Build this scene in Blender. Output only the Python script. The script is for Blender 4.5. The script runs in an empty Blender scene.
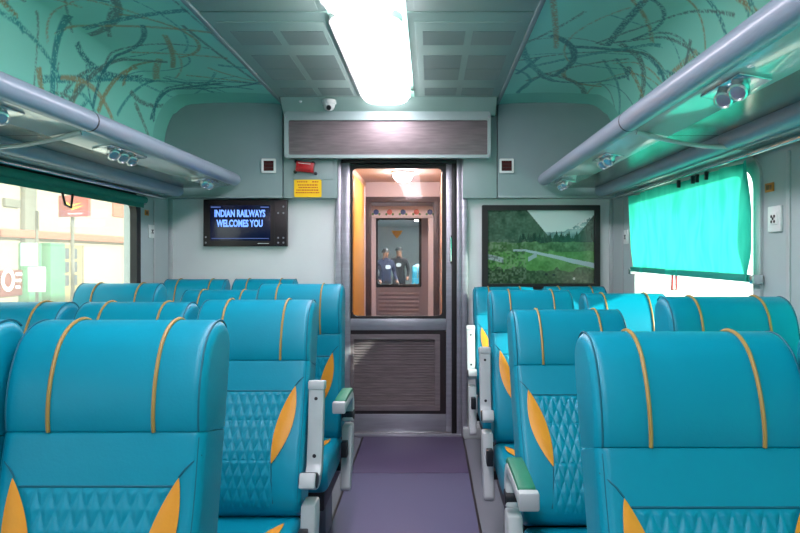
import bpy, bmesh, math, random
import numpy as np
from mathutils import Vector, Matrix

R = math.radians
S = bpy.context.scene
C = S.collection

# ------------------------------------------------------------------ camera
FPX = 622.0                      # focal length in pixels of the 800 px frame
VX, VY = 430.0, 258.0            # vanishing point of the coach axis
CAMZ = 1.27
cam_d = bpy.data.cameras.new('camera')
cam = bpy.data.objects.new('camera', cam_d); C.objects.link(cam)
cam.location = (0, 0, CAMZ); cam.rotation_euler = (R(90), 0, 0)
cam_d.sensor_width = 36; cam_d.lens = FPX / 800 * 36
cam_d.shift_x = -(VX - 400) / 800; cam_d.shift_y = -(266.5 - VY) / 800
cam_d.clip_start = 0.05; cam_d.clip_end = 300
S.camera = cam
# ------------------------------------------------------------------ world, sun, exposure
W = bpy.data.worlds.new('world'); S.world = W; W.use_nodes = True
bg = W.node_tree.nodes['Background']
bg.inputs[0].default_value = (0.86, 0.94, 1.0, 1); bg.inputs[1].default_value = 2.6
sun_d = bpy.data.lights.new('sun', 'SUN'); sun_d.energy = 13.0; sun_d.angle = R(1.5); sun_d.color = (1, .95, .87)
sun = bpy.data.objects.new('sun', sun_d); C.objects.link(sun)
sun_dir = Vector((-1.0, 0.5, -0.30))          # direction the light travels
sun.rotation_euler = sun_dir.to_track_quat('-Z', 'Y').to_euler()
LAMP = 11.0                        # strength of the ceiling tubes
S.view_settings.view_transform = 'Standard'; S.view_settings.look = 'None'
S.view_settings.gamma = 1; S.view_settings.use_curve_mapping = False
S.view_settings.exposure = 0.6
S.cycles.max_bounces = 8; S.cycles.diffuse_bounces = 5; S.cycles.transparent_max_bounces = 12
S.cycles.caustics_reflective = False; S.cycles.caustics_refractive = False
S.cycles.sample_clamp_indirect = 6

# coach dimensions
XL, XR, CX = -1.865, 1.305, -0.28
ZC = 2.37                        # ceiling
YE = 4.45                        # end wall
YB = -2.6                        # rear end of the coach
WINS = [(2.47, 3.95), (0.57, 2.05), (-1.33, 0.15)]
WZ0, WZ1 = 0.86, 1.65

# ------------------------------------------------------------------ helpers
def lin(c):
    c = c / 255.0
    return c / 12.92 if c <= 0.04045 else ((c + 0.055) / 1.055) ** 2.4
def rgb(r, g, b): return (lin(r), lin(g), lin(b), 1.0)

MATS = {}
def mat(name, col, rough=.5, metal=0.0, spec=.5, var=0.0, vscale=8.0, bump=0.0, bscale=60.0, emit=None, estr=0.0, stretch=None, coat=0.0, col2=None):
    if name in MATS: return MATS[name]
    m = bpy.data.materials.new(name); m.use_nodes = True; MATS[name] = m
    nt = m.node_tree; b = nt.nodes['Principled BSDF']
    c = rgb(*col) if not isinstance(col, str) else None
    b.inputs['Roughness'].default_value = rough; b.inputs['Metallic'].default_value = metal
    b.inputs['Specular IOR Level'].default_value = spec; b.inputs['Coat Weight'].default_value = coat
    tc = nt.nodes.new('ShaderNodeTexCoord'); mp = nt.nodes.new('ShaderNodeMapping')
    nt.links.new(tc.outputs['Object'], mp.inputs[0])
    if stretch: mp.inputs['Scale'].default_value = stretch
    if isinstance(col, str):
        at = nt.nodes.new('ShaderNodeAttribute'); at.attribute_name = col
        nt.links.new(at.outputs['Color'], b.inputs['Base Color'])
    elif var > 0:
        n = nt.nodes.new('ShaderNodeTexNoise'); n.inputs['Scale'].default_value = vscale; n.inputs['Detail'].default_value = 5
        nt.links.new(mp.outputs[0], n.inputs['Vector'])
        rp = nt.nodes.new('ShaderNodeValToRGB')
        k = 1 - var
        c2 = rgb(*col2) if col2 else (c[0] * k, c[1] * k, c[2] * k, 1)
        rp.color_ramp.elements[0].position = .35; rp.color_ramp.elements[1].position = .65
        rp.color_ramp.elements[0].color = c2; rp.color_ramp.elements[1].color = c
        nt.links.new(n.outputs[0], rp.inputs[0]); nt.links.new(rp.outputs[0], b.inputs['Base Color'])
    else:
        b.inputs['Base Color'].default_value = c
    if bump > 0:
        n2 = nt.nodes.new('ShaderNodeTexNoise'); n2.inputs['Scale'].default_value = bscale; n2.inputs['Detail'].default_value = 3
        nt.links.new(mp.outputs[0], n2.inputs['Vector'])
        bp = nt.nodes.new('ShaderNodeBump'); bp.inputs['Strength'].default_value = bump; bp.inputs['Distance'].default_value = .004
        nt.links.new(n2.outputs[0], bp.inputs['Height']); nt.links.new(bp.outputs[0], b.inputs['Normal'])
    if emit:
        b.inputs['Emission Color'].default_value = rgb(*emit); b.inputs['Emission Strength'].default_value = estr
    return m

def glass_mat(name, tint=(235, 245, 242), haze=0.06, hazecol=(235, 235, 225), gloss=.03):
    m = bpy.data.materials.new(name); m.use_nodes = True; MATS[name] = m
    nt = m.node_tree; nt.nodes.clear()
    out = nt.nodes.new('ShaderNodeOutputMaterial')
    tr = nt.nodes.new('ShaderNodeBsdfTransparent'); tr.inputs[0].default_value = rgb(*tint)
    gl = nt.nodes.new('ShaderNodeBsdfGlossy'); gl.inputs['Roughness'].default_value = gloss
    lw = nt.nodes.new('ShaderNodeLayerWeight'); lw.inputs[0].default_value = .5
    pw_ = nt.nodes.new('ShaderNodeMath'); pw_.operation = 'POWER'; pw_.inputs[1].default_value = 4.0
    fr = nt.nodes.new('ShaderNodeMath'); fr.operation = 'MULTIPLY_ADD'; fr.inputs[1].default_value = .5; fr.inputs[2].default_value = .02
    nt.links.new(lw.outputs['Facing'], pw_.inputs[0]); nt.links.new(pw_.outputs[0], fr.inputs[0])
    df = nt.nodes.new('ShaderNodeBsdfTranslucent'); df.inputs[0].default_value = rgb(*hazecol)
    m1 = nt.nodes.new('ShaderNodeMixShader'); m1.inputs[0].default_value = haze
    m2 = nt.nodes.new('ShaderNodeMixShader')
    nt.links.new(tr.outputs[0], m1.inputs[1]); nt.links.new(df.outputs[0], m1.inputs[2])
    nt.links.new(fr.outputs[0], m2.inputs[0]); nt.links.new(m1.outputs[0], m2.inputs[1]); nt.links.new(gl.outputs[0], m2.inputs[2])
    nt.links.new(m2.outputs[0], out.inputs[0])
    return m

def cloth_mat(name, col, trans=.5):
    m = bpy.data.materials.new(name); m.use_nodes = True; MATS[name] = m
    nt = m.node_tree; nt.nodes.clear()
    out = nt.nodes.new('ShaderNodeOutputMaterial')
    d = nt.nodes.new('ShaderNodeBsdfDiffuse'); t = nt.nodes.new('ShaderNodeBsdfTranslucent')
    tc = nt.nodes.new('ShaderNodeTexCoord'); mp = nt.nodes.new('ShaderNodeMapping'); mp.inputs['Scale'].default_value = (1, 9, 2)
    n = nt.nodes.new('ShaderNodeTexNoise'); n.inputs['Scale'].default_value = 2.0
    rp = nt.nodes.new('ShaderNodeValToRGB'); c = rgb(*col)
    rp.color_ramp.elements[0].color = (c[0] * .6, c[1] * .82, c[2] * .8, 1); rp.color_ramp.elements[1].color = c
    rp.color_ramp.elements[0].position = .3; rp.color_ramp.elements[1].position = .6
    nt.links.new(tc.outputs['Object'], mp.inputs[0]); nt.links.new(mp.outputs[0], n.inputs['Vector']); nt.links.new(n.outputs[0], rp.inputs[0])
    nt.links.new(rp.outputs[0], d.inputs[0]); nt.links.new(rp.outputs[0], t.inputs[0])
    mx = nt.nodes.new('ShaderNodeMixShader'); mx.inputs[0].default_value = trans
    nt.links.new(d.outputs[0], mx.inputs[1]); nt.links.new(t.outputs[0], mx.inputs[2]); nt.links.new(mx.outputs[0], out.inputs[0])
    return m

class MB:
    """collects boxes, tubes, prisms in one bmesh; build() links it as ONE mesh object"""
    def __init__(self): self.bm = bmesh.new()
    def _merge(self, bm2, mtx):
        if mtx is not None: bmesh.ops.transform(bm2, matrix=mtx, verts=bm2.verts)
        tmp = bpy.data.meshes.new('tmp'); bm2.to_mesh(tmp); bm2.free(); self.bm.from_mesh(tmp); bpy.data.meshes.remove(tmp)
    def box(self, x0, x1, y0, y1, z0, z1, bev=0.0, seg=2, mtx=None):
        b = bmesh.new(); bmesh.ops.create_cube(b, size=1)
        for v in b.verts:
            v.co = Vector(((x0 + x1) / 2 + v.co.x * (x1 - x0), (y0 + y1) / 2 + v.co.y * (y1 - y0), (z0 + z1) / 2 + v.co.z * (z1 - z0)))
        if bev > 0: bmesh.ops.bevel(b, geom=list(b.edges), offset=bev, segments=seg, affect='EDGES', profile=.5)
        self._merge(b, mtx); return self
    def tube(self, pts, r, n=8, cap=True, mtx=None):
        b = bmesh.new(); pts = [Vector(p) for p in pts]; rings = []
        rs = r if isinstance(r, (list, tuple)) else [r] * len(pts)
        prev = None
        for i, p in enumerate(pts):
            t = (pts[min(i + 1, len(pts) - 1)] - pts[max(i - 1, 0)]).normalized()
            if prev is None:
                a = Vector((0, 0, 1)) if abs(t.z) < .9 else Vector((1, 0, 0))
                u = t.cross(a).normalized()
            else:
                u = (prev - t * prev.dot(t)).normalized()
            prev = u; w = t.cross(u)
            rings.append([b.verts.new(p + (u * math.cos(2 * math.pi * k / n) + w * math.sin(2 * math.pi * k / n)) * rs[i]) for k in range(n)])
        for i in range(len(rings) - 1):
            for k in range(n):
                b.faces.new((rings[i][k], rings[i][(k + 1) % n], rings[i + 1][(k + 1) % n], rings[i + 1][k]))
        if cap:
            b.faces.new(rings[0][::-1]); b.faces.new(rings[-1])
        bmesh.ops.recalc_face_normals(b, faces=b.faces)
        self._merge(b, mtx); return self
    def prism(self, poly, d0, d1, axis='y', bev=0.0, mtx=None):
        """poly: 2D outline; extruded between d0 and d1 along axis ('y': poly=(x,z), 'x': poly=(y,z), 'z': poly=(x,y))"""
        b = bmesh.new()
        def pt(p, d):
            return (p[0], d, p[1]) if axis == 'y' else ((d, p[0], p[1]) if axis == 'x' else (p[0], p[1], d))
        a = [b.verts.new(pt(p, d0)) for p in poly]; c = [b.verts.new(pt(p, d1)) for p in poly]
        b.faces.new(a); b.faces.new(c[::-1]); n = len(poly)
        for i in range(n): b.faces.new((a[i], c[i], c[(i + 1) % n], a[(i + 1) % n]))
        bmesh.ops.recalc_face_normals(b, faces=b.faces)
        if bev > 0:
            es = [e for e in b.edges if e.is_manifold and e.calc_face_angle(0) > .6]
            bmesh.ops.bevel(b, geom=es, offset=bev, segments=2, affect='EDGES', profile=.5)
        self._merge(b, mtx); return self
    def lathe(self, prof, n=20, mtx=None):
        """prof: (r,z) list, spun about z"""
        b = bmesh.new(); rings = []
        for r, z in prof:
            rings.append([b.verts.new((r * math.cos(2 * math.pi * k / n), r * math.sin(2 * math.pi * k / n), z)) for k in range(n)])
        for i in range(len(rings) - 1):
            for k in range(n):
                b.faces.new((rings[i][k], rings[i][(k + 1) % n], rings[i + 1][(k + 1) % n], rings[i + 1][k]))
        bmesh.ops.remove_doubles(b, verts=b.verts, dist=1e-5)
        ends = [e for e in b.edges if e.is_boundary]
        if ends: bmesh.ops.holes_fill(b, edges=ends)
        bmesh.ops.recalc_face_normals(b, faces=b.faces)
        self._merge(b, mtx); return self
    def ring(self, outer, inner, d0, d1, axis='y'):
        """frame between two outlines of the same point count"""
        b = bmesh.new()
        def pt(p, d):
            return (p[0], d, p[1]) if axis == 'y' else ((d, p[0], p[1]) if axis == 'x' else (p[0], p[1], d))
        o0 = [b.verts.new(pt(p, d0)) for p in outer]; i0 = [b.verts.new(pt(p, d0)) for p in inner]
        o1 = [b.verts.new(pt(p, d1)) for p in outer]; i1 = [b.verts.new(pt(p, d1)) for p in inner]
        n = len(outer)
        for k in range(n):
            j = (k + 1) % n
            b.faces.new((o0[k], o0[j], i0[j], i0[k])); b.faces.new((o1[k], i1[k], i1[j], o1[j]))
            b.faces.new((o0[k], o1[k], o1[j], o0[j])); b.faces.new((i0[k], i0[j], i1[j], i1[k]))
        bmesh.ops.recalc_face_normals(b, faces=b.faces)
        self._merge(b, None); return self
    def build(self, name, m, parent=None, smooth=True):
        me = bpy.data.meshes.new(name); self.bm.to_mesh(me); self.bm.free()
        return link(name, me, m, parent, smooth)

def link(name, me, m, parent=None, smooth=True):
    o = bpy.data.objects.new(name, me); C.objects.link(o)
    if m is not None:
        for mm in (m if isinstance(m, (list, tuple)) else [m]): me.materials.append(mm)
    if smooth and len(me.polygons):
        me.polygons.foreach_set('use_smooth', [True] * len(me.polygons))
        try: me.set_sharp_from_angle(angle=R(38))
        except Exception: pass
    if parent is not None: o.parent = parent
    return o

def tag(o, label=None, cat=None, group=None, kind=None):
    if label: o['label'] = label
    if cat: o['category'] = cat
    if group: o['group'] = group
    if kind: o['kind'] = kind
    return o
def empty(name, loc=(0, 0, 0), rz=0):
    o = bpy.data.objects.new(name, None); C.objects.link(o); o.location = loc; o.rotation_euler = (0, 0, rz)
    o.empty_display_size = .1
    return o
def struct(o, label=None):
    o['kind'] = 'structure'
    if label: o['label'] = label
    return o
def grid(name, P, m, parent=None, cols=None):
    """P: array (n,k,3) of points -> one mesh; cols (n,k,3) linear colours"""
    n, k = P.shape[:2]
    me = bpy.data.meshes.new(name)
    idx = np.arange(n * k).reshape(n, k)
    f = np.stack([idx[:-1, :-1], idx[1:, :-1], idx[1:, 1:], idx[:-1, 1:]], -1).reshape(-1, 4)
    me.vertices.add(n * k); me.vertices.foreach_set('co', P.reshape(-1).astype(np.float32))
    me.loops.add(f.size); me.loops.foreach_set('vertex_index', f.reshape(-1).astype(np.int32))
    me.polygons.add(len(f)); me.polygons.foreach_set('loop_start', (np.arange(len(f)) * 4).astype(np.int32))
    me.update(calc_edges=True)
    if cols is not None:
        a = me.color_attributes.new('Col', 'FLOAT_COLOR', 'POINT')
        cc = np.ones((n * k, 4), np.float32); cc[:, :3] = cols.reshape(-1, 3)
        a.data.foreach_set('color', cc.reshape(-1))
    return link(name, me, m, parent)
def text(name, body, size, m, parent, loc, rot=(R(90), 0, 0), ext=.0005, bold=0.0, sx=1.0, align='CENTER'):
    cu = bpy.data.curves.new('t', 'FONT'); cu.body = body; cu.size = size; cu.extrude = ext; cu.offset = bold
    cu.align_x = align; cu.align_y = 'CENTER'; cu.resolution_u = 3
    t = bpy.data.objects.new('t', cu); C.objects.link(t)
    dg = bpy.context.evaluated_depsgraph_get()
    me = bpy.data.meshes.new_from_object(t.evaluated_get(dg)); me.name = name
    bpy.data.objects.remove(t); bpy.data.curves.remove(cu)
    o = link(name, me, m, parent, False)
    o.location = loc; o.rotation_euler = rot; o.scale = (sx, 1, 1)
    return o
def rrect(x0, x1, z0, z1, r, n=6):
    pts = []
    for cx, cz, a0 in ((x1 - r, z1 - r, 0), (x0 + r, z1 - r, 90), (x0 + r, z0 + r, 180), (x1 - r, z0 + r, 270)):
        for k in range(n + 1):
            a = R(a0 + 90 * k / n); pts.append((cx + r * math.cos(a), cz + r * math.sin(a)))
    return pts
def srgb2lin(a): 
    a = np.asarray(a, float) / 255.0
    return np.where(a <= .04045, a / 12.92, ((a + .055) / 1.055) ** 2.4)
def crom(pts, n=6):
    P = [np.array(p, float) for p in pts]; out = []
    P = [2 * P[0] - P[1]] + P + [2 * P[-1] - P[-2]]
    for i in range(1, len(P) - 2):
        for k in range(n):
            t = k / n
            out.append(.5 * ((2 * P[i]) + (-P[i - 1] + P[i + 1]) * t + (2 * P[i - 1] - 5 * P[i] + 4 * P[i + 1] - P[i + 2]) * t * t + (-P[i - 1] + 3 * P[i] - 3 * P[i + 1] + P[i + 2]) * t ** 3))
    out.append(P[-2]); return out
def copy_tree(o, parent=None):
    c = o.copy(); C.objects.link(c); c.parent = parent
    for ch in o.children: copy_tree(ch, c)
    return c
def smooth_noise(n, k, cells, rng):
    g = rng.random((cells[0] + 2, cells[1] + 2))
    u = np.linspace(0, cells[0], n)[:, None]; v = np.linspace(0, cells[1], k)[None, :]
    i = u.astype(int); j = v.astype(int); fu = u - i; fv = v - j
    fu = fu * fu * (3 - 2 * fu); fv = fv * fv * (3 - 2 * fv)
    return g[i, j] * (1 - fu) * (1 - fv) + g[i + 1, j] * fu * (1 - fv) + g[i, j + 1] * (1 - fu) * fv + g[i + 1, j + 1] * fu * fv

# ------------------------------------------------------------------ materials
M_wall   = mat('wall_laminate_pale', (226, 232, 230), .42, var=.05, vscale=3, bump=.05, bscale=20)
M_side   = mat('side_wall_laminate', (176, 190, 190), .42, var=.05, vscale=3)
M_upper  = mat('upper_panel_grp', (138, 160, 160), .45, var=.06, vscale=4, bump=.05, bscale=15)
M_cons   = mat('console_panel_grp', (146, 166, 164), .4, var=.04, vscale=5)
M_ceil   = mat('ceiling_panel_grp', (156, 184, 174), .42, var=.05, vscale=4)
M_strip  = mat('ceiling_strip_teal', (138, 222, 205), .35, var=.05, vscale=5)
M_cove   = mat('cove_print', 'Col', .34)
M_covep  = mat('cove_plain', (152, 238, 220), .34, var=.08, vscale=6)
M_rail   = mat('rack_rail_paint', (146, 160, 176), .36, coat=.15)
M_rackp  = mat('rack_panel_gloss', (206, 210, 206), .16, coat=.5, var=.04)
M_shelf  = mat('rack_shelf_metal', (160, 162, 158), .2, metal=.8, var=.1, vscale=3)
M_steel  = mat('stainless_steel', (172, 172, 180), .34, metal=.55, var=.15, vscale=6, stretch=(1, 1, 8))
M_steeld = mat('brushed_dark_steel', (136, 124, 126), .45, metal=.35, var=.25, vscale=7, stretch=(1, 1, 10))
M_chrome = mat('chrome', (215, 220, 222), .24, metal=1)
M_black  = mat('black_rubber', (22, 20, 20), .5)
M_darkfr = mat('dark_brown_frame', (34, 24, 26), .4)
M_alu    = mat('painted_aluminium', (186, 192, 192), .35, var=.08, vscale=12, bump=.04)
M_seat   = mat('turquoise_leatherette', (0, 139, 164), .40, spec=.32, var=.07, vscale=5, bump=.10, bscale=180)
M_seam   = mat('seam_thread', (0, 96, 116), .6)
M_orange = mat('orange_leatherette', (226, 150, 34), .42, var=.10, vscale=10, bump=.1, bscale=160)
M_pipe   = mat('gold_piping', (164, 130, 66), .45)
M_pad    = mat('green_arm_pad', (30, 120, 90), .5, bump=.1, bscale=120)
M_leg    = mat('grey_leg_paint', (112, 110, 122), .5)
M_dark   = mat('dark_plastic', (26, 28, 32), .45)
M_mat    = mat('aisle_vinyl', (106, 102, 134), .45, var=.16, vscale=260, bump=.05, bscale=200)
M_mat2   = mat('door_mat_vinyl', (90, 78, 108), .42, var=.14, vscale=220)
M_floor  = mat('side_vinyl', (120, 122, 132), .45, var=.16, vscale=260)
M_lamp   = mat('light_diffuser', (255, 250, 255), .4, emit=(255, 242, 255), estr=LAMP)
M_white  = mat('white_plastic', (226, 230, 226), .35)
M_red    = mat('red_plastic', (168, 26, 30), .35)
M_dred   = mat('dark_red_lens', (72, 22, 24), .25)
M_yellow = mat('yellow_plate', (250, 205, 20), .45)
M_redtx  = mat('red_print', (196, 70, 20), .6)
M_sticker = mat('orange_sticker', (206, 130, 40), .5)
M_glass  = glass_mat('window_glass', haze=.14, hazecol=(240, 236, 222))
M_dglass = glass_mat('door_glass', tint=(246, 244, 244), haze=.006)
M_blind  = cloth_mat('blind_fabric', (62, 198, 176), .42)
M_blindr = mat('rolled_blind_fabric', (20, 132, 116), .7, var=.1, vscale=20)
M_hem    = mat('blind_hem_fabric', (24, 150, 132), .6)

# ------------------------------------------------------------------ room shell
fl = struct(MB().box(XL - .08, XR + .08, YB, 4.52, -.08, 0).build('floor', M_floor), 'grey speckled vinyl coach floor')
MB().box(-.47, .23, YB, 3.66, 0, .004, .001).build('aisle_mat', M_mat, fl)
MB().box(-.47, .23, 3.664, 4.40, 0, .005, .001).build('door_mat', M_mat2, fl)
for x in (-.474, .234): MB().box(x - .006, x + .006, YB, 4.40, 0, .007, .002).build('mat_edging', M_darkfr, fl)
MB().box(-.64, .22, 4.40, 4.455, 0, .02, .004).build('threshold_strip', M_steel, fl)

def side_wall(name, x, s):
    b = MB(); x0, x1 = sorted((x, x + s * .08))
    b.box(x0, x1, YB, 4.5, 0, WZ0); b.box(x0, x1, YB, 4.5, WZ1, 2.5)
    ys = [4.5] + [v for w in WINS for v in (w[1], w[0])] + [YB]
    for i in range(0, len(ys), 2): b.box(x0, x1, ys[i + 1], ys[i], WZ0, WZ1)
    o = struct(b.build(name, M_side, None, False)); return o
wl = side_wall('wall_left', XL, -1); wr = side_wall('wall_right', XR, 1)
wl['label'] = 'pale grey laminate side wall with wide window'; wr['label'] = 'pale grey laminate side wall behind the green blind'
# thin cover strips beside the windows
for w, x, s in ((wl, XL, 1), (wr, XR, -1)):
    for y in (4.2, 2.26):
        MB().box(*sorted((x, x + s * .006)), y - .012, y + .012, .9, 1.66, .002).build('cover_strip', M_alu, w)

def window(n, x, s, y0, y1, label):
    e = struct(empty('window_%d' % n, (0, 0, 0)), label)
    out = rrect(y0 - .035, y1 + .035, WZ0 - .035, WZ1 + .035, .11); inn = rrect(y0 + .02, y1 - .02, WZ0 + .02, WZ1 - .02, .085)
    xx = sorted((x - s * .004, x + s * .014))
    inn2 = rrect(y0, y1, WZ0, WZ1, .1)
    MB().ring(out, inn, *sorted((x + s * .012, x - s * .03)), axis='x').build('window_frame', M_black if s > 0 else M_alu, e)
    MB().box(*sorted((x - s * .035, x - s * .041)), y0 - .0, y1 + .0, WZ0, WZ1).build('pane', M_glass, e)
    p = bpy.data.lights.new('window_portal', 'AREA'); p.shape = 'RECTANGLE'; p.size = y1 - y0; p.size_y = WZ1 - WZ0; p.cycles.is_portal = True
    po = bpy.data.objects.new('window_portal', p); C.objects.link(po); po.location = (x - s * .06, (y0 + y1) / 2, (WZ0 + WZ1) / 2)
    d = Vector((s, 0, 0)); po.rotation_euler = d.to_track_quat('-Z', 'Z').to_euler()
    return e
k = 1
for i, (y0, y1) in enumerate(WINS):
    window(k, XL, 1, y0, y1, 'wide window with black rubber frame on the left wall'); k += 1
    window(k, XR, -1, y0, y1, 'wide window with pale metal frame on the right wall'); k += 1

# rear wall closes the coach behind the camera
struct(MB().box(XL - .08, XR + .08, YB - .08, YB, -.08, 2.5).build('wall_rear', M_wall, None, False), 'pale rear wall of the coach')

# ------------------------------------------------------------------ ceiling: centre panels, coves
ce = struct(MB().box(XL - .08, XR + .08, YB, 4.52, 2.43, 2.5).build('ceiling', M_ceil, None, False), 'coach ceiling with perforated panels and patterned coves')
HALF = .755
def cove_profile(s):
    pts = [(HALF, ZC)]
    for t in np.linspace(HALF + .03, 1.385, 30): pts.append((t, ZC + .012 * math.sin((t - HALF) / .63 * math.pi)))
    for a in np.linspace(0, 90, 26)[1:]: pts.append((1.385 + .2 * math.sin(R(a)), 2.03 + .34 * math.cos(R(a))))
    pts.append((1.585, 1.99))
    return np.array([(CX + s * px, pz) for px, pz in pts])
def resample(p, step):
    d = np.r_[0, np.cumsum(np.linalg.norm(np.diff(p, axis=0), axis=1))]
    n = int(d[-1] / step); t = np.linspace(0, d[-1], n)
    return np.c_[np.interp(t, d, p[:, 0]), np.interp(t, d, p[:, 1])], t
def paint_cove(yy, tt, rng, ns):
    base = srgb2lin((152, 238, 220)); n, k_ = len(yy), len(tt)
    img = np.ones((n, k_, 3)) * base
    img *= (.94 + .12 * smooth_noise(n, k_, (8, 4), rng))[..., None]
    pal = [srgb2lin(c) for c in ((30, 146, 152), (50, 168, 166), (168, 156, 108), (112, 142, 128), (180, 164, 122), (24, 124, 134), (96, 128, 124))]
    U, V = np.meshgrid(yy, tt, indexing='ij'); dots = rng.random((n, k_))
    for i in range(ns):
        L = rng.uniform(.3, .95); Rr = rng.choice([rng.uniform(.25, .7), rng.uniform(.8, 2.5), 12.0]); w = rng.choice([.008, .012, .016, .022])
        u, v, a = rng.uniform(yy[0], yy[-1]), rng.uniform(tt[0], tt[-1]), rng.uniform(0, 2 * math.pi)
        cu, cv = u + Rr * math.cos(a), v + Rr * math.sin(a); a0 = a + math.pi
        sel = np.where((yy > u - L) & (yy < u + L))[0]
        if len(sel) < 2: continue
        sl = slice(sel[0], sel[-1] + 1)
        uu, vv = U[sl] - cu, V[sl] - cv
        d = np.abs(np.hypot(uu, vv) - Rr); da = np.abs((np.arctan2(vv, uu) - a0 + math.pi) % (2 * math.pi) - math.pi) * Rr
        m_ = np.clip((w - d) / .006, 0, 1) * (da < L / 2)
        m_ *= np.where(dots[sl] > (.34 if i % 3 else .12), .85, .12)
        c = pal[rng.integers(len(pal))]
        img[sl] = img[sl] * (1 - m_[..., None]) + c * m_[..., None]
    return img
rng = np.random.default_rng(7)
for s in (-1, 1):
    prof = cove_profile(s)
    pr, tt = resample(prof, .0065)
    yy = np.arange(1.0, 4.18, .0065)
    P = np.zeros((len(yy), len(pr), 3)); P[..., 0] = pr[None, :, 0]; P[..., 1] = yy[:, None]; P[..., 2] = pr[None, :, 1]
    o = grid('cove_panel', P, M_cove, ce, paint_cove(yy, tt, rng, 95)); o['label'] = 'turquoise cove panel printed with crossing brush strokes'
    pr2, _ = resample(prof, .04)
    for y0, y1 in ((YB, 1.0),):
        P = np.zeros((12, len(pr2), 3)); P[..., 0] = pr2[None, :, 0]; P[..., 1] = np.linspace(y0, y1, 12)[:, None]; P[..., 2] = pr2[None, :, 1]
        grid('cove_panel', P, M_covep, ce)
    # plain end strip of the cove next to the end wall, sagging a little
    P = np.zeros((8, len(pr2), 3)); P[..., 0] = pr2[None, :, 0]; yv = np.linspace(4.175, 4.40, 8); P[..., 1] = yv[:, None]
    P[..., 2] = pr2[None, :, 1] - .001 - (np.linspace(0, .025, 8))[:, None] * (np.array(pr2)[None, :, 1] > 2.3)
    grid('cove_end_strip', P, M_strip, ce)

# perforated panel material: fine holes
def perf_mat():
    m = bpy.data.materials.new('perforated_metal'); m.use_nodes = True; nt = m.node_tree; b = nt.nodes['Principled BSDF']
    tc = nt.nodes.new('ShaderNodeTexCoord'); v = nt.nodes.new('ShaderNodeTexVoronoi'); v.feature = 'DISTANCE_TO_EDGE'; v.inputs['Scale'].default_value = 130; v.inputs['Randomness'].default_value = 0
    rp = nt.nodes.new('ShaderNodeValToRGB'); rp.color_ramp.elements[0].color = rgb(136, 156, 150); rp.color_ramp.elements[1].color = rgb(70, 78, 76)
    rp.color_ramp.elements[0].position = .18; rp.color_ramp.elements[1].position = .3
    nt.links.new(tc.outputs['Object'], v.inputs['Vector']); nt.links.new(v.outputs['Distance'], rp.inputs[0]); nt.links.new(rp.outputs[0], b.inputs['Base Color'])
    b.inputs['Roughness'].default_value = .5
    return m
M_perf = perf_mat()
MODS = [(2.76, 4.20), (1.20, 2.745), (-.36, 1.185), (-1.92, -.375)]
XPL = (CX - HALF + .01, CX - .175); XPR = (CX + .175, CX + HALF - .01)
for y0, y1 in MODS:
    for si, (x0, x1) in enumerate((XPL, XPR)):
        MB().box(x0, x1, y0, y1, ZC - .012, ZC + .03, .004).build('ceiling_panel', M_ceil, ce)
        wv = x1 - x0
        # raised grille plate with its patches
        MB().box(x0 + .035, x1 - .035, y0 + .10, y1 - .03, ZC - .017, ZC - .011, .002).build('grille_plate', M_ceil, ce)
        for u0, u1 in ((.21, .40), (.56, .79), (.80, 1.02), (1.20, 1.38)):
            for c0 in (x0 + .07, x0 + .31):
                MB().box(c0, c0 + .205, y0 + u0, y0 + u1, ZC - .019, ZC - .016).build('perforated_patch', M_perf, ce, False)
for s in (-1, 1):       # long edge beads between panels and coves
    MB().box(*sorted((CX + s * (HALF - .012), CX + s * (HALF + .012))), YB, 4.38, ZC - .022, ZC + .02, .004).build('edge_bead', M_upper, ce)
# slanted end panel above the door header
MB().prism([(4.20, ZC - .012), (4.31, ZC - .11), (4.40, ZC - .11), (4.40, ZC + .03), (4.20, ZC + .03)], CX - HALF + .02, CX + HALF - .02, 'x', .004).build('ceiling_end_panel', M_ceil, ce)

# ceiling lights
def ceiling_light(y0, y1, label, r_end):
    e = empty('ceiling_light', (CX - .012, (y0 + y1) / 2, ZC)); tag(e, label, 'light', 'ceiling lights down the middle')
    L = (y1 - y0) / 2; w = .155
    def outline(ww, ll, r):
        return rrect(-ww, ww, -ll, ll, r, 8)
    b = bmesh.new(); rings = []
    for k_ in range(7):
        a = R(90 * k_ / 6); ins = .05 * (1 - math.cos(a)); z = -.02 - .05 * math.sin(a)
        rings.append([b.verts.new((p[0], p[1], z)) for p in outline(w - ins, L - ins, max(.11 - ins, .02))])
    n = len(rings[0])
    for i in range(6):
        for j in range(n): b.faces.new((rings[i][j], rings[i][(j + 1) % n], rings[i + 1][(j + 1) % n], rings[i + 1][j]))
    b.faces.new(rings[-1]); bmesh.ops.recalc_face_normals(b, faces=b.faces)
    me = bpy.data.meshes.new('diffuser'); b.to_mesh(me); b.free(); link('diffuser', me, M_lamp, e)
    MB().ring(outline(w + .012, L + .004, .115), outline(w - .004, L - .006, .105), -.032, 0, 'z').build('trim', M_white, e)
    return e
ceiling_light(2.72, 4.22, 'bright long ceiling light nearest the end door', .1)
ceiling_light(1.19, 2.71, 'ceiling light overhead at the top edge of the view', .1)
ceiling_light(-.36, 1.18, 'ceiling light above and behind the viewer', .1)
ceiling_light(-1.92, -.37, 'ceiling light at the rear of the coach', .1)

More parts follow.
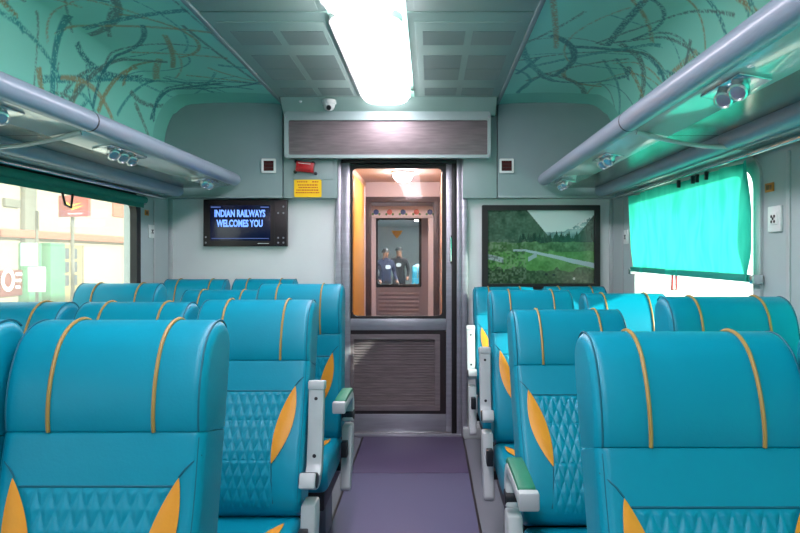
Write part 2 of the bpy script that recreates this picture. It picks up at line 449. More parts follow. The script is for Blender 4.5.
# dome camera
e = empty('dome_camera', (-.685, 4.22, ZC - .03)); tag(e, 'small white dome security camera on the ceiling by the door header', 'camera')
MB().lathe([(0, 0), (.048, 0), (.05, -.02), (.046, -.028), (0, -.028)], 24).build('base', M_white, e)
MB().lathe([(.04, -.026), (.038, -.045), (.028, -.062), (.012, -.071), (0, -.072)], 24).build('dome', M_white, e)
MB().lathe([(0, -.012), (.015, -.010), (.017, 0), (0, 0)], 16, Matrix.Translation((.004, -.032, -.056)) @ Matrix.Rotation(R(-55), 4, 'X')).build('lens', M_dark, e)
o = MB().lathe([(0, -.014), (.008, -.010), (.012, 0), (0, 0)], 14, Matrix.Translation((-.88, 4.225, ZC - .033))).build('ceiling_sensor', M_white); tag(o, 'tiny white button sensor left of the dome camera', 'sensor')

# ------------------------------------------------------------------ end wall
b = MB()
b.box(XL, -.66, YE, YE + .06, 0, 2.06); b.box(.235, XR, YE, YE + .06, 0, 2.06); b.box(XL, XR, YE, YE + .06, 1.97, 2.45)
we = struct(b.build('wall_end', M_wall, None, False), 'white end wall with the sliding door')
def upper_poly(s):
    pr = cove_profile(s)
    pts = [(x, z - .004) for x, z in pr if z > 1.95]
    return pts
for s in (-1, 1):
    poly = upper_poly(s)
    edge = CX + s * HALF
    poly = poly[1:] + [(CX + s * 1.585, 1.70), (edge + s * .0, 1.70), (edge + s * .0, ZC - .01)]
    MB().prism(poly, 4.36, YE + .01, 'y').build('upper_panel', M_upper, we, False)
    MB().box(*sorted((CX + s * 1.58, edge)), 4.345, YE, 1.69, 1.705, .003).build('panel_lip', M_cons, we)
MB().box(CX - HALF + .004, -.65, 4.37, YE + .01, 1.69, 2.28, .006).build('console_panel', M_cons, we)
MB().box(.23, CX + HALF - .004, 4.37, YE + .01, 1.69, 2.28, .006).build('console_panel', M_cons, we)
MB().box(-.96, -.68, 4.362, 4.372, 1.82, 1.955, .002).build('access_plate', M_cons, we)
# corner posts of the end wall
for x in (XL + .012, XR - .012): MB().box(x - .014, x + .014, YE - .02, YE, .0, 1.69, .004).build('corner_bead', M_alu, we)
for x in (-.65, .245): MB().box(x - .02, x + .02, 4.40, YE + .05, 0, 1.99, .004).build('door_post', M_steel, we)
for x in (-.60,): MB().box(x - .03, x + .03, 4.425, YE + .05, 0, 1.97, .003).build('door_jamb', M_steel, we)
MB().box(.155, .19, 4.43, YE + .05, 0, 1.97, .003).build('door_jamb', M_black, we)
MB().box(.19, .225, 4.415, YE + .05, 0, 1.97, .003).build('door_jamb', M_steel, we)
MB().box(-.65, .235, 4.42, YE + .05, 1.945, 1.985, .003).build('door_lintel', M_darkfr, we)
MB().box(.235, .36, 4.36, 4.45, 0, .075, .006).build('floor_box', M_alu, we)

# header box above the door
e = empty('header_box', (-.293, 4.31, 1.960)); tag(e, 'wide grey header box with brushed steel panel above the door', 'header box')
wB, hB = .712, .290
MB().ring(rrect(-wB, wB, 0, hB + .03, .02), rrect(-wB + .03, wB - .022, .022, hB - .03, .01), -.025, 0, 'y').build('casing_frame', M_cons, e)
MB().box(-wB + .01, wB - .01, 0, .06, .004, hB + .026).build('casing', M_cons, e)
MB().box(-wB + .028, wB - .02, -.012, 0, .02, hB - .028, .002).build('steel_panel', M_steeld, e)
for sx in (-1, 1):
    for z in (.016, hB - .01):
        MB().lathe([(0, .004), (.006, .003), (.007, 0), (0, 0)], 10, Matrix.Translation((sx * (wB - .014), -.0255, z)) @ Matrix.Rotation(R(90), 4, 'X')).build('bolt', M_steel, e)

# ------------------------------------------------------------------ sliding door
d = struct(empty('door_1', (-.212, 4.475, 0)), 'steel sliding door with tall glass and louvred lower panel')
def dx(px): return (px - VX) / 139.0 + .212
def dz(py): return CAMZ + (VY - py) / 139.0
MB().ring(rrect(dx(346), dx(446), dz(331), dz(163), .01, 2), rrect(dx(352.5), dx(442), dz(316), dz(168.5), .03, 2), -.012, .012, 'y').build('glass_gasket', M_black, d)
MB().box(dx(352), dx(442.5), -.004, .004, dz(316.5), dz(168), 0).build('pane', M_dglass, d, False)
MB().box(dx(446), dx(454.5), -.014, .014, 0.02, dz(163), .003).build('stile', M_steel, d)
MB().box(dx(341), dx(346), -.014, .014, 0.02, dz(163), .003).build('stile', M_darkfr, d)
MB().box(dx(346), dx(446), -.015, .014, dz(330), dz(318.5), .003).build('mid_rail', M_steel, d)
MB().ring(rrect(dx(346), dx(446), dz(413.5), dz(331), .005, 2), rrect(dx(349.5), dx(440), dz(410), dz(334), .005, 2), -.012, .012, 'y').build('panel_gasket', M_darkfr, d)
lp = MB().ring(rrect(dx(349.5), dx(440), dz(410), dz(334), .005, 2), rrect(dx(354), dx(435), dz(405.5), dz(339), .005, 2), -.02, .01, 'y').build('louver_frame', M_steeld, d)
b = MB(); nsl = 26
for i in range(nsl):
    z = dz(405.5) + (i + .5) * (dz(339) - dz(405.5)) / nsl
    b.box(dx(354), dx(435), -.010, .006, -.0018, .0018, 0, 1, Matrix.Translation((0, 0, z)) @ Matrix.Rotation(R(38), 4, 'X'))
b.box(dx(354), dx(435), .006, .009, dz(405.5), dz(339))
o = b.build('louver_slats', M_steeld, d, False); o['kind'] = 'stuff'
MB().box(dx(346), dx(446), -.014, .012, .022, dz(413.5), .003).build('kick_plate', M_steel, d)
MB().tube([(dx(450.5), -.012, dz(263)), (dx(450.5), -.05, dz(261)), (dx(450.5), -.055, dz(250)), (dx(450.5), -.05, dz(238)), (dx(450.5), -.012, dz(236))], .008, 8).build('handle', M_chrome, d)

# ------------------------------------------------------------------ TV, picture, small wall fittings
YW = YE - .002
tv = empty('display_screen', ((245.5 - VX) / 141, YW, CAMZ + (VY - 223) / 141)); tag(tv, 'dark framed display screen with blue welcome text on the wall', 'screen')
w2, h2 = .295, .166
MB().box(-w2, w2, -.05, 0, -h2, h2, .004).build('housing', M_darkfr, tv)
M_scr = mat('screen_panel', (10, 10, 24), .2, emit=(14, 20, 60), estr=.35, var=.2)
M_txt = mat('screen_text', (120, 160, 255), .4, emit=(112, 158, 255), estr=.85)
M_txt2 = mat('screen_text_dim', (70, 90, 150), .4, emit=(80, 100, 160), estr=.5)
sc_ = MB().box(-.245, .18, -.053, -.049, -.125, .125, .001).build('screen', M_scr, tv)
text('screen_text', 'INDIAN RAILWAYS', .068, M_txt, sc_, (-.035, -.0545, .064), bold=.0024, sx=.62)
text('screen_text', 'WELCOMES YOU', .068, M_txt, sc_, (-.035, -.0545, -.006), bold=.0024, sx=.62)
MB().box(-.235, .17, -.0545, -.053, -.112, -.108).build('ticker_line', M_txt2, sc_)
MB().box(-.24, -.17, -.0545, -.053, .107, .115).build('status_line', M_txt2, sc_)
MB().box(.11, .17, -.0545, -.053, .107, .115).build('status_line', M_txt2, sc_)
MB().box(.09, .17, -.0525, -.05, -.147, -.143).build('brand_mark', M_white, tv)
MB().box(.205, .208, -.052, -.049, -h2 + .004, h2 - .004).build('panel_joint', M_black, tv)
for x, z in ((-.277, -.14), (-.277, -.10), (.272, -.14), (.272, -.105), (.272, .07), (.272, .115), (.235, -.105), (.235, -.14), (.235, .07)):
    MB().lathe([(0, .004), (.006, .003), (.007, 0), (0, 0)], 10, Matrix.Translation((x, -.05, z)) @ Matrix.Rotation(R(90), 4, 'X')).build('screw', M_steel, tv)

def paint_landscape(nx, nz):
    r_ = np.random.default_rng(3); img = np.zeros((nz, nx, 3)); x = np.linspace(0, 1, nx)[None, :]; z = np.linspace(0, 1, nz)[:, None]
    sky = np.array((205, 226, 220.)); img[:] = sky - np.array((14, 8, 8)) * (1 - z)[..., None] * 1.0
    n1 = smooth_noise(nz, nx, (14, 20), r_); n2 = smooth_noise(nz, nx, (44, 64), r_); n3 = r_.random((nz, nx))
    far = .70 + .25 * np.clip((x - .72) / .28, 0, 1) + .03 * (n1[:1] - .5)
    m = z < far; img[m] = (np.array((128, 158, 156)) + (n1[..., None] - .5) * 80)[m]
    snow = m & (n2 > .62) & (x > .74) & (z > .74); img[snow] = (214, 224, 220)
    nearR = .60 + .34 * np.clip((x - .80) / .2, 0, 1) ** 1.1; m = (z < nearR) & (x > .74); img[m] = (np.array((52, 78, 66)) + (n2[..., None] - .5) * 40)[m]
    ridge = np.where(x < .34, 1.05, 1.05 - (x - .34) * 1.75); ridge = np.maximum(ridge, .62); m = (z < ridge) & (x < .66)
    img[m] = (np.array((62, 92, 72)) + (n1[..., None] - .5) * 36 + (n2[..., None] - .5) * 22)[m]
    for i in range(150):                                     # conifers
        cx = r_.uniform(.30, .99); base = r_.uniform(.50, .60); h = r_.uniform(.05, .16) * (1.2 if cx > .82 else .9); ww = h * .16
        m = (np.abs(x - cx) < ww * (1 - (z - base) / h)) & (z > base) & (z < base + h); img[m] = np.array((24, 48, 34)) + r_.uniform(-8, 22)
    m = z < .56 + .03 * (n1 - .5); img[m] = (np.array((72, 108, 62)) + (n1[..., None] - .5) * 50 + (n2[..., None] - .5) * 36)[m]
    m = z < .44 + .03 * (n1 - .5); img[m] = (np.array((84, 138, 66)) + (n1[..., None] - .5) * 44 + (n2[..., None] - .5) * 24)[m]
    dark = (z < .14 + .1 * n1) ; img[dark] = (np.array((58, 84, 50)) + (n2[..., None] - .5) * 50)[dark]
    c1 = .46 - .02 * x - .24 * np.clip(x - .35, 0, 1) ** 1.0 * 1.25; wd = .012 + .022 * np.clip((x - .25) / .7, 0, 1)
    m = (np.abs(z - c1 - .01 * (n1 - .5)) < wd) & (x > .24); img[m] = (164, 186, 192)
    m = (np.abs(z - .36 - .03 * np.sin(x * 30)) < .03) & (x > .38) & (x < .46); img[m] = (150, 172, 172)
    m = (np.abs(z - (.37 - .35 * (x))) < .035) & (x < .15); img[m] = (158, 172, 172)
    rocks = (x < .36) & (z < .60) & (n2 > .60) & (n3 > .25); img[rocks] = (img * .55 + .45 * (np.array((120, 124, 112)) + (n3[..., None] - .5) * 50))[rocks]
    rocks = (x < .36) & (z < .45) & (n2 < .33); img[rocks] = (img * .6 + .4 * np.array((36, 48, 38)))[rocks]
    for cx, cz in ((.55, .13), (.62, .12)): img[((x - cx) / .014) ** 2 + ((z - cz) / .014) ** 2 < 1] = (26, 34, 28)
    img[((x - .81) / .012) ** 2 + ((z - .07) / .016) ** 2 < 1] = (205, 205, 195)
    return srgb2lin(np.clip(img * .96, 0, 255))
pic = empty('framed_picture', ((541 - VX) / 140.5, YW, CAMZ + (VY - 247) / 140.5)); tag(pic, 'black framed print of a green valley with river and mountains', 'picture')
pw, ph = .42, .298
MB().ring(rrect(-pw, pw, -ph, ph, .004, 1), rrect(-pw + .042, pw - .04, -ph + .038, ph - .036, .003, 1), -.028, 0, 'y').build('frame', M_black, pic)
X_, Z_ = np.meshgrid(np.linspace(-pw + .04, pw - .038, 260), np.linspace(-ph + .036, ph - .034, 180))
P = np.stack([X_, np.full_like(X_, -.012), Z_], -1)
grid('print', P, mat('landscape_print', 'Col', .22), pic, paint_landscape(260, 180))

def indicator(px, label):
    e = empty('wall_indicator', ((px - VX) / 142.6, 4.36, CAMZ + (VY - 166) / 142.6)); tag(e, label, 'indicator', 'square wall indicators')
    MB().ring(rrect(-.05, .05, -.05, .05, .006, 2), rrect(-.036, .036, -.036, .036, .003, 2), -.012, 0, 'y').build('bezel', M_white, e)
    le = MB().box(-.037, .037, -.007, 0, -.037, .037).build('lens', M_dred, e)
    for t in (-.013, .013): MB().box(-.037, .037, -.009, -.006, t - .001, t + .001).build('lens_rib', M_black, le)
indicator(269, 'square dark red indicator in pale bezel beside the red alarm box')
indicator(506.5, 'square dark red indicator in pale bezel right of the door')
e = empty('alarm_handle', ((306 - VX) / 142.4, 4.36, CAMZ + (VY - 167.8) / 142.4)); tag(e, 'red emergency alarm box on the console above the yellow notice', 'alarm'); e.rotation_euler = (0, R(6), 0)
bx_ = MB().box(-.062, .062, -.04, 0, -.035, .035, .006).build('box', M_red, e)
MB().box(-.045, .05, -.046, -.038, -.022, .016, .003).build('pull_plate', M_red, bx_)
MB().box(-.048, .04, -.043, -.039, .021, .025).build('label_line', M_white, bx_)
for x, z in ((-.07, .035), (.05, .037), (-.07, -.038), (.074, -.034)):
    MB().lathe([(0, .02), (.010, .018), (.012, 0), (0, 0)], 12, Matrix.Translation((x, 0, z)) @ Matrix.Rotation(R(90), 4, 'X')).build('lug', M_dark, e)
e = empty('notice_plate', ((308 - VX) / 142.4, 4.366, CAMZ + (VY - 188.5) / 142.4)); tag(e, 'yellow notice plate with small red lettering on the console', 'notice')
MB().prism(rrect(-.096, .096, -.062, .062, .01, 3), -.004, 0, 'y').build('plate', M_yellow, e)
r_n = random.Random(4)
for i, (z, x0, x1) in enumerate(((.046, -.075, .0), (.046, .03, .075), (.024, -.07, .07), (.006, -.065, .07), (-.012, -.08, .075), (-.030, -.085, .08))):
    b = MB(); x = x0                      # rows of small unreadable red lettering
    while x < x1:
        w_ = r_n.uniform(.006, .016); b.box(x, min(x + w_, x1), -.005, -.004, z - .004, z + .004); x += w_ + .004
    b.build('lettering_row', M_redtx, e, False)

def plate(x, s, px, py0, py1, label, name='switch_plate'):
    Y = (x - 0) / (px - VX) * FPX; sc = FPX / Y
    z0, z1 = CAMZ + (VY - py1) / sc, CAMZ + (VY - py0) / sc; h = (z1 - z0) / 2
    e = empty(name, (x, Y, (z0 + z1) / 2), R(90) if s > 0 else R(-90)); tag(e, label, 'switch')
    MB().box(-h * .9, h * .9, -.010, 0, -h, h, .003).build('cover', M_white, e)
    md = MB().box(-h * .5, h * .5, -.014, -.008, -h * .45, h * .5, .002).build('module', M_white, e)
    for dx_, dz_ in ((-.2, .2), (.2, .2), (-.2, -.2), (.2, -.2), (0, .02)):
        MB().lathe([(0, .0015), (.006, .001), (.006, 0), (0, 0)], 8, Matrix.Translation((dx_ * h, -.0142, dz_ * h)) @ Matrix.Rotation(R(90), 4, 'X')).build('socket_hole', M_dark, md)
    return e
# (rotation: local -y must face the aisle)
def side_plate(x, s, px, py0, py1, label): return plate(x, s, px, py0, py1, label)
side_plate(XL, 1, 150.5, 225, 238, 'small white socket plate beside the left window')
side_plate(XR, -1, 776.5, 206, 232, 'white socket plate on the right wall near the window')
side_plate(XR, -1, 627, 230, 244, 'small white plate between the blind and picture')
def sticker(x, s, px, py0, py1, wy, label):
    Y = x / (px - VX) * FPX; sc = FPX / Y; z0, z1 = CAMZ + (VY - py1) / sc, CAMZ + (VY - py0) / sc
    e = empty('seat_number_tag', (x, Y, (z0 + z1) / 2), R(90) if s > 0 else R(-90)); tag(e, label, 'tag')
    h = (z1 - z0) / 2
    MB().box(-wy, wy, -.004, 0, -h, h, .001).build('plate', M_sticker, e)
    for t in (-.45, .0, .45): MB().box(t * wy - wy * .13, t * wy + wy * .13, -.0048, -.004, -h * .55, h * .55).build('mark', M_darkfr, e)
sticker(XL, 1, 146.5, 210, 215.5, .028, 'tiny amber number tag above the left socket plate')
sticker(XR, -1, 770, 183, 192, .03, 'amber number tag above the right socket plate')
sticker(XR, -1, 631, 216, 221, .028, 'tiny amber number tag beside the blind')

# ------------------------------------------------------------------ luggage racks
def rack(s, label, lamps):
    e = empty('luggage_rack', (CX, 0, 1.81)); tag(e, label, 'luggage rack')
    F = 1.065                      # front rail offset from the coach centre
    m = Matrix.Diagonal((s, 1, 1, 1))
    joints = [4.28, 2.45, .55, -1.35, YB + .02]
    for j in range(4):
        y1, y0 = joints[j] - .003, joints[j + 1] + .003
        pts = [(s * F, y0, 0), (s * F, y1, 0)]; rs = [.042, .042]
        if j == 0: pts += [(s * F, y1 + .02, 0), (s * F, y1 + .034, 0)]; rs += [.037, .02]
        MB().tube(pts, rs, 20).build('front_rail', M_rail, e)
        MB().tube([(s * F, y0 - .008, 0), (s * F, y0 + .002, 0)], .0425, 20).build('joint_ring', M_darkfr, e)
        # light panel under the rail: sloped
        MB().prism([(s * (F + .01), -.036), (s * (F + .155), -.062), (s * (F + .16), -.05), (s * (F + .02), -.01)], y0, y1, 'y', .002).build('light_panel', M_rackp, e)
        MB().prism([(s * (F + .155), -.058), (s * 1.50, -.058), (s * 1.50, -.048), (s * (F + .155), -.048)], y0, y1, 'y').build('shelf', M_shelf, e, False)
        MB().prism([(s * (1.455 + .042 * math.cos(a)), -.075 + .042 * math.sin(a)) for a in np.linspace(0, 2 * math.pi, 15)[:-1]], y0, y1, 'y').build('rear_rail', M_rail, e)
        MB().box(*sorted((s * 1.49, s * 1.575)), y0, y1, -.115, -.085, .004).build('wall_channel', M_rackp, e)
        MB().tube([(s * 1.54, y0, -.13), (s * 1.54, y1, -.13)], .011, 10).build('blind_rail', M_chrome, e)
        # curved bracket rib
        if j < 3:
            pts = []
            for t in np.linspace(0, 1, 12):
                pts.append((s * (F + .03 + t * .36), y0 - .003 - .02 * t, -.045 - .06 * math.sin(t * math.pi * .55)))
            MB().tube(pts, [.012 - .004 * math.sin(i / 11 * math.pi) for i in range(12)], 8).build('bracket', M_rackp, e)
    for y, cnt in lamps:
        base = MB().box(-.045, .045, -.02 - .05 * cnt, .02 + .05 * cnt, -.006, .004, .003).build('lamp_base', M_chrome, e)
        base.location = (s * (F + .085), y, -.052); base.rotation_euler = (0, s * R(10), 0)
        for q in range(cnt):
            mt = Matrix.Translation((0, (q - (cnt - 1) / 2) * .085, -.01)) @ Matrix.Rotation(R(-35), 4, 'X') @ Matrix.Rotation(s * R(25), 4, 'Y')
            MB().lathe([(0, .004), (.02, .004), (.027, -.008), (.027, -.032), (.022, -.036), (.020, -.030), (0, -.028)], 18, mt).build('reading_lamp', M_chrome, base)
    return e
rack(-1, 'grey luggage rack above the left window seats', [(3.96, 2), (2.88, 3), (2.06, 1), (.9, 2)])
rack(1, 'lavender grey luggage rack above the green blind', [(4.02, 2), (3.04, 2), (1.78, 2), (.7, 2)])

# ------------------------------------------------------------------ blinds
e = empty('roller_blind', (XL + .035, 3.2, 1.640)); tag(e, 'dark green roller blind rolled up over the left window', 'blind')
MB().tube([(.0, -.86, 0), (0, .79, 0)], .022, 14).build('roll', M_blindr, e)
MB().box(-.004, .004, -.84, .77, -.05, -.01).build('hem', M_blindr, e)
MB().tube([(.006, -.115, -.045), (.012, -.10, -.105), (.012, -.05, -.115), (.006, -.025, -.045)], .006, 8).build('pull_handle', M_black, e)
for y in (-.85, .78): MB().box(-.03, .012, y - .008, y + .008, -.03, .028, .003).build('end_bracket', M_steel, e)
def drawn_blind(y0, y1, z0, z1, label, nclip=4):
    e = empty('drawn_blind', (XR - .035, (y0 + y1) / 2, z0)); tag(e, label, 'blind'); L = y1 - y0; H = z1 - z0
    nu, nv = 90, 40; r_ = np.random.default_rng(11)
    u = np.linspace(-.5, .5, nu)[:, None]; v = np.linspace(0, 1, nv)[None, :]
    n = smooth_noise(nu, nv, (14, 3), r_) - .5; n2 = smooth_noise(nu, nv, (34, 4), r_) - .5
    P = np.zeros((nu, nv, 3)); P[..., 0] = n * .036 + n2 * .014 - .004; P[..., 1] = u * L * (1 - .012 * np.sin(v * math.pi)); P[..., 2] = v * H + (u * .012) * (1 - v)
    o = grid('fabric', P, M_blind, e)
    MB().prism([(-L / 2 - .006, -.006 - .0), (L / 2 + .006, .006), (L / 2 + .006, .036), (-L / 2 - .006, .024)], -.014, .010, 'x', .003).build('hem_bar', M_hem, e)
    MB().tube([(-.012, .0, .0), (-.016, -.015, -.07), (-.016, .045, -.075), (-.012, .05, -.0)], .006, 6).build('pull_loop', M_red, e)
    for y in (-L / 2 - .02, L / 2 + .02):
        MB().box(-.016, .03, y - .012, y + .012, -.012, .024, .004).build('catch', M_chrome, e)
    for q in range(nclip):
        y = -.33 + (.0, .10, .15, .32)[q % 4]
        MB().box(-.012, .004, y - .008, y + .008, H - .03, H + .008, .002).build('clip', M_dark, e)
    return e
drawn_blind(2.455, 3.90, 1.18, 1.658, 'translucent green blind drawn halfway down the right window')
for i in (1, 2):  # out-of-view blinds, added to keep sun patches off the near seats
    drawn_blind(WINS[i][0] - .03, WINS[i][1] + .03, .84, 1.658, ('unseen green blind added fully drawn to keep sun off the nearest right seats', 'unseen green blind added fully drawn to block sun behind the viewer')[i - 1])

# ------------------------------------------------------------------ seats
SW = .21                         # half width
def pad_mesh(name, prof, w, r, m, parent, nx_mid=10, flat=None):
    """closed (y,h) outline swept across x with rounded sides"""
    prof = np.array(prof); n = len(prof)
    tan = np.roll(prof, -1, 0) - np.roll(prof, 1, 0); tan /= np.maximum(np.linalg.norm(tan, axis=1, keepdims=True), 1e-9)
    nor = np.c_[tan[:, 1], -tan[:, 0]]
    area = .5 * np.sum(prof[:, 0] * np.roll(prof[:, 1], -1) - np.roll(prof[:, 0], -1) * prof[:, 1])
    if area < 0: nor = -nor
    for _ in range(2): nor = (nor + np.roll(nor, 1, 0) + np.roll(nor, -1, 0)); nor /= np.linalg.norm(nor, axis=1, keepdims=True)
    xs = []; 
    for a in np.linspace(90, 0, 7): xs.append((-(w - r) - r * math.sin(R(a)), r * (1 - math.cos(R(a)))))
    for t in np.linspace(-(w - r), w - r, nx_mid)[1:-1]: xs.append((t, 0))
    xs += [(-x, q) for x, q in xs[:7][::-1]]
    if flat is not None:
        sel = np.abs(prof[:, 1] - flat) < .012; nor[sel] = np.c_[np.sign(prof[sel, 0]), np.zeros(sel.sum())]
    V = []; Fc = []
    for x, q in xs:
        pp = prof - nor * q
        V += [(x, a, b_) for a, b_ in pp]
    for i in range(len(xs) - 1):
        for j in range(n):
            k_ = (j + 1) % n; Fc.append((i * n + j, i * n + k_, (i + 1) * n + k_, (i + 1) * n + j))
    Fc.append(tuple(range(n))); Fc.append(tuple((len(xs) - 1) * n + j for j in range(n))[::-1])
    me = bpy.data.meshes.new(name); me.from_pydata(V, [], Fc); me.update()
    b = bmesh.new(); b.from_mesh(me); bmesh.ops.recalc_face_normals(b, faces=b.faces); b.to_mesh(me); b.free()
    return link(name, me, m, parent)
HEAD = crom([(-.104, .5005), (-.110, .505), (-.119, .54), (-.123, .59), (-.118, .64), (-.104, .685), (-.072, .722), (-.025, .741), (.015, .733), (.040, .70), (.046, .62), (.044, .503)], 5)
BACK = crom([(-.102, .4995), (-.107, .495), (-.108, .44), (-.108, .38), (-.114, .30), (-.128, .20), (-.130, .11), (-.118, .03), (-.08, -.01), (.01, -.01), (.036, .02), (.042, .20), (.044, .42), (.043, .499)], 5)
FRONT = np.array([(p[0], p[1]) for p in BACK if p[0] < -.08 and .02 < p[1] < .497][::-1] if False else [(p[0], p[1]) for p in BACK if p[0] < -.084])
FRONT = FRONT[np.argsort(FRONT[:, 1])]
def fy(h): return float(np.interp(h, FRONT[:, 1], FRONT[:, 0]))
HF = np.array([(p[0], p[1]) for p in HEAD])
def qhalf(h): return float(np.interp(h, [.0, .155, .25, .33, .40], [.122, .106, .112, .126, .152]))
def leaf_grid(name, T, B, lo, ro, surf, parent, off=.005):
    n, k_ = 22, 6; P = np.zeros((n, k_, 3)); T = np.array(T); B = np.array(B); ax = B - T; nn = np.array((ax[1], -ax[0])); nn = nn / np.linalg.norm(nn)
    if nn[0] < 0: nn = -nn
    for i in range(n):
        t = i / (n - 1); c = T + ax * t; sn = math.sin(math.pi * t) ** .85
        for j in range(k_):
            q = -lo * sn + (lo + ro) * sn * j / (k_ - 1); p = c + nn * q
            bulge = .003 * math.sin(math.pi * j / (k_ - 1)) * sn
            P[i, j] = surf(p[0], p[1], off + bulge)
    return grid(name, P, M_orange, parent)
def back_surf(x, h, off):
    xe = max(0, abs(x) - (SW - .03)); ins = .03 - math.sqrt(max(.03 ** 2 - xe ** 2, 0))
    return (x, fy(h) + ins - off, h)
def cush_surf_factory(cp):
    top = np.array([(p[0], p[1]) for p in cp if p[1] > .385]); top = top[np.argsort(top[:, 0])]
    def f(x, y, off): return (x, y, float(np.interp(y, top[:, 0], top[:, 1])) + off)
    return f
CUSH = crom([(-.04, .30), (-.04, .39), (-.08, .41), (-.20, .412), (-.32, .418), (-.42, .424), (-.47, .415), (-.50, .385), (-.505, .345), (-.49, .30), (-.45, .285), (-.25, .28), (-.10, .285)], 4)
CS = cush_surf_factory(CUSH)

def build_quilt(parent):
    nh, nx = 132, 92; h = np.linspace(.012, .392, nh); P = np.zeros((nh, nx, 3)); u = np.linspace(-1, 1, nx)
    for i, hh in enumerate(h):
        q = qhalf(hh); x = u * q
        a = x / .030 + hh / .078; b_ = x / .030 - hh / .078
        da = np.abs(a - np.round(a)) * .030 * .9; db = np.abs(b_ - np.round(b_)) * .030 * .9
        dmin = np.minimum(da, db)
        for hs in (.165, .295): dmin = np.minimum(dmin, abs(hh - hs) * 1.2)
        puff = .0048 * (1 - np.exp(-(dmin / .0062) ** 1.3))
        edge = np.clip(np.minimum((1 - np.abs(u)) * q, min(hh - .012, .392 - hh)) / .01, 0, 1)
        P[i, :, 0] = x; P[i, :, 2] = hh; P[i, :, 1] = fy(hh) - .0005 - puff * edge
    return grid('quilted_panel', P, M_seat, parent)
def surf_tube(pts, r, n=6):
    return MB().tube(pts, r, n)
def make_seat():
    e = empty('train_seat')
    bk = pad_mesh('backrest', BACK, SW, .026, M_seat, e, flat=.50); bk.location = (0, 0, .40)
    build_quilt(bk)
    for s in (-1, 1):
        leaf_grid('leaf_inset', (s * .168, .412), (s * .108, .155), (.024 if s > 0 else .030), (.030 if s > 0 else .024), back_surf, bk)
        # bolster seam: from the side down around the leaf to the cushion
        pts = [(s * .205, .455), (s * .190, .44), (s * .178, .428), (s * .166, .412)]
        MB().tube([back_surf(x, h, .0005) for x, h in pts], .0022, 5).build('bolster_seam', M_seam, bk)
        pts = [(s * .108, .155), (s * .112, .10), (s * .120, .03)]
        MB().tube([back_surf(x, h, .0005) for x, h in pts], .0022, 5).build('bolster_seam', M_seam, bk)
        MB().tube([back_surf(s * (SW - .012), h, .0) for h in np.linspace(.03, .49, 24)], .0022, 5).build('side_seam', M_seam, bk)
    MB().tube([back_surf(x, .395, .0005) for x in np.linspace(-.155, .155, 12)], .0022, 5).build('cross_seam', M_seam, bk)
    hd = pad_mesh('headrest', HEAD, SW, .026, M_seat, e, flat=.50); hd.location = (0, 0, .40)
    for s in (-1, 1):
        path = []
        for p in HEAD[4:]:
            path.append((s * .108, p[0], p[1]))
            if p[1] < .66 and p[0] > 0: break
        off = []
        for i, p in enumerate(path):
            a = Vector(path[max(i - 1, 0)]); b_ = Vector(path[min(i + 1, len(path) - 1)]); t = (b_ - a).normalized()
            nrm = Vector((0, -t.z, t.y)); off.append(Vector(p) + nrm * .0025)
        MB().tube(off, .0042, 8).build('piping', M_pipe, hd)
        path = [(s * (SW - .012), p[0] + .004, p[1]) for p in HEAD[3:42]]
        MB().tube(path, .0022, 5).build('side_seam', M_seam, hd)
    cu = pad_mesh('cushion', CUSH, SW - .002, .03, M_seat, e)
    for s in (-1, 1): leaf_grid('leaf_inset', (s * .165, -.135), (s * .105, -.34), .022, .022, CS, cu, .004)
    MB().box(-SW + .02, SW - .02, -.46, .0, .20, .29, .01).build('seat_pan', M_dark, e)
    MB().box(-SW + .01, SW - .01, -.02, .03, .24, .39, .01).build('hinge_beam', M_dark, e)
    for s in (-1, 1):
        MB().box(s * .15 - .02, s * .15 + .02, -.30, -.12, 0.0, .21, .008).build('leg', M_leg, e)
    return e
proto = make_seat()
def arm_profile():
    c = crom([(.0, -.06), (.012, -.01), (.012, .03), (-.02, .068), (-.08, .074), (-.19, .074), (-.295, .070)], 6)
    c = np.array(c); tan = np.gradient(c, axis=0); tan /= np.linalg.norm(tan, axis=1, keepdims=True); nn = np.c_[-tan[:, 1], tan[:, 0]]
    t = np.interp(np.linspace(0, 1, len(c)), [0, .15, .4, 1], [.024, .024, .017, .016])[:, None]
    return [tuple(p) for p in (c + nn * t)] + [tuple(p) for p in (c - nn * t)[::-1]]
ARM = arm_profile()
AX = .243
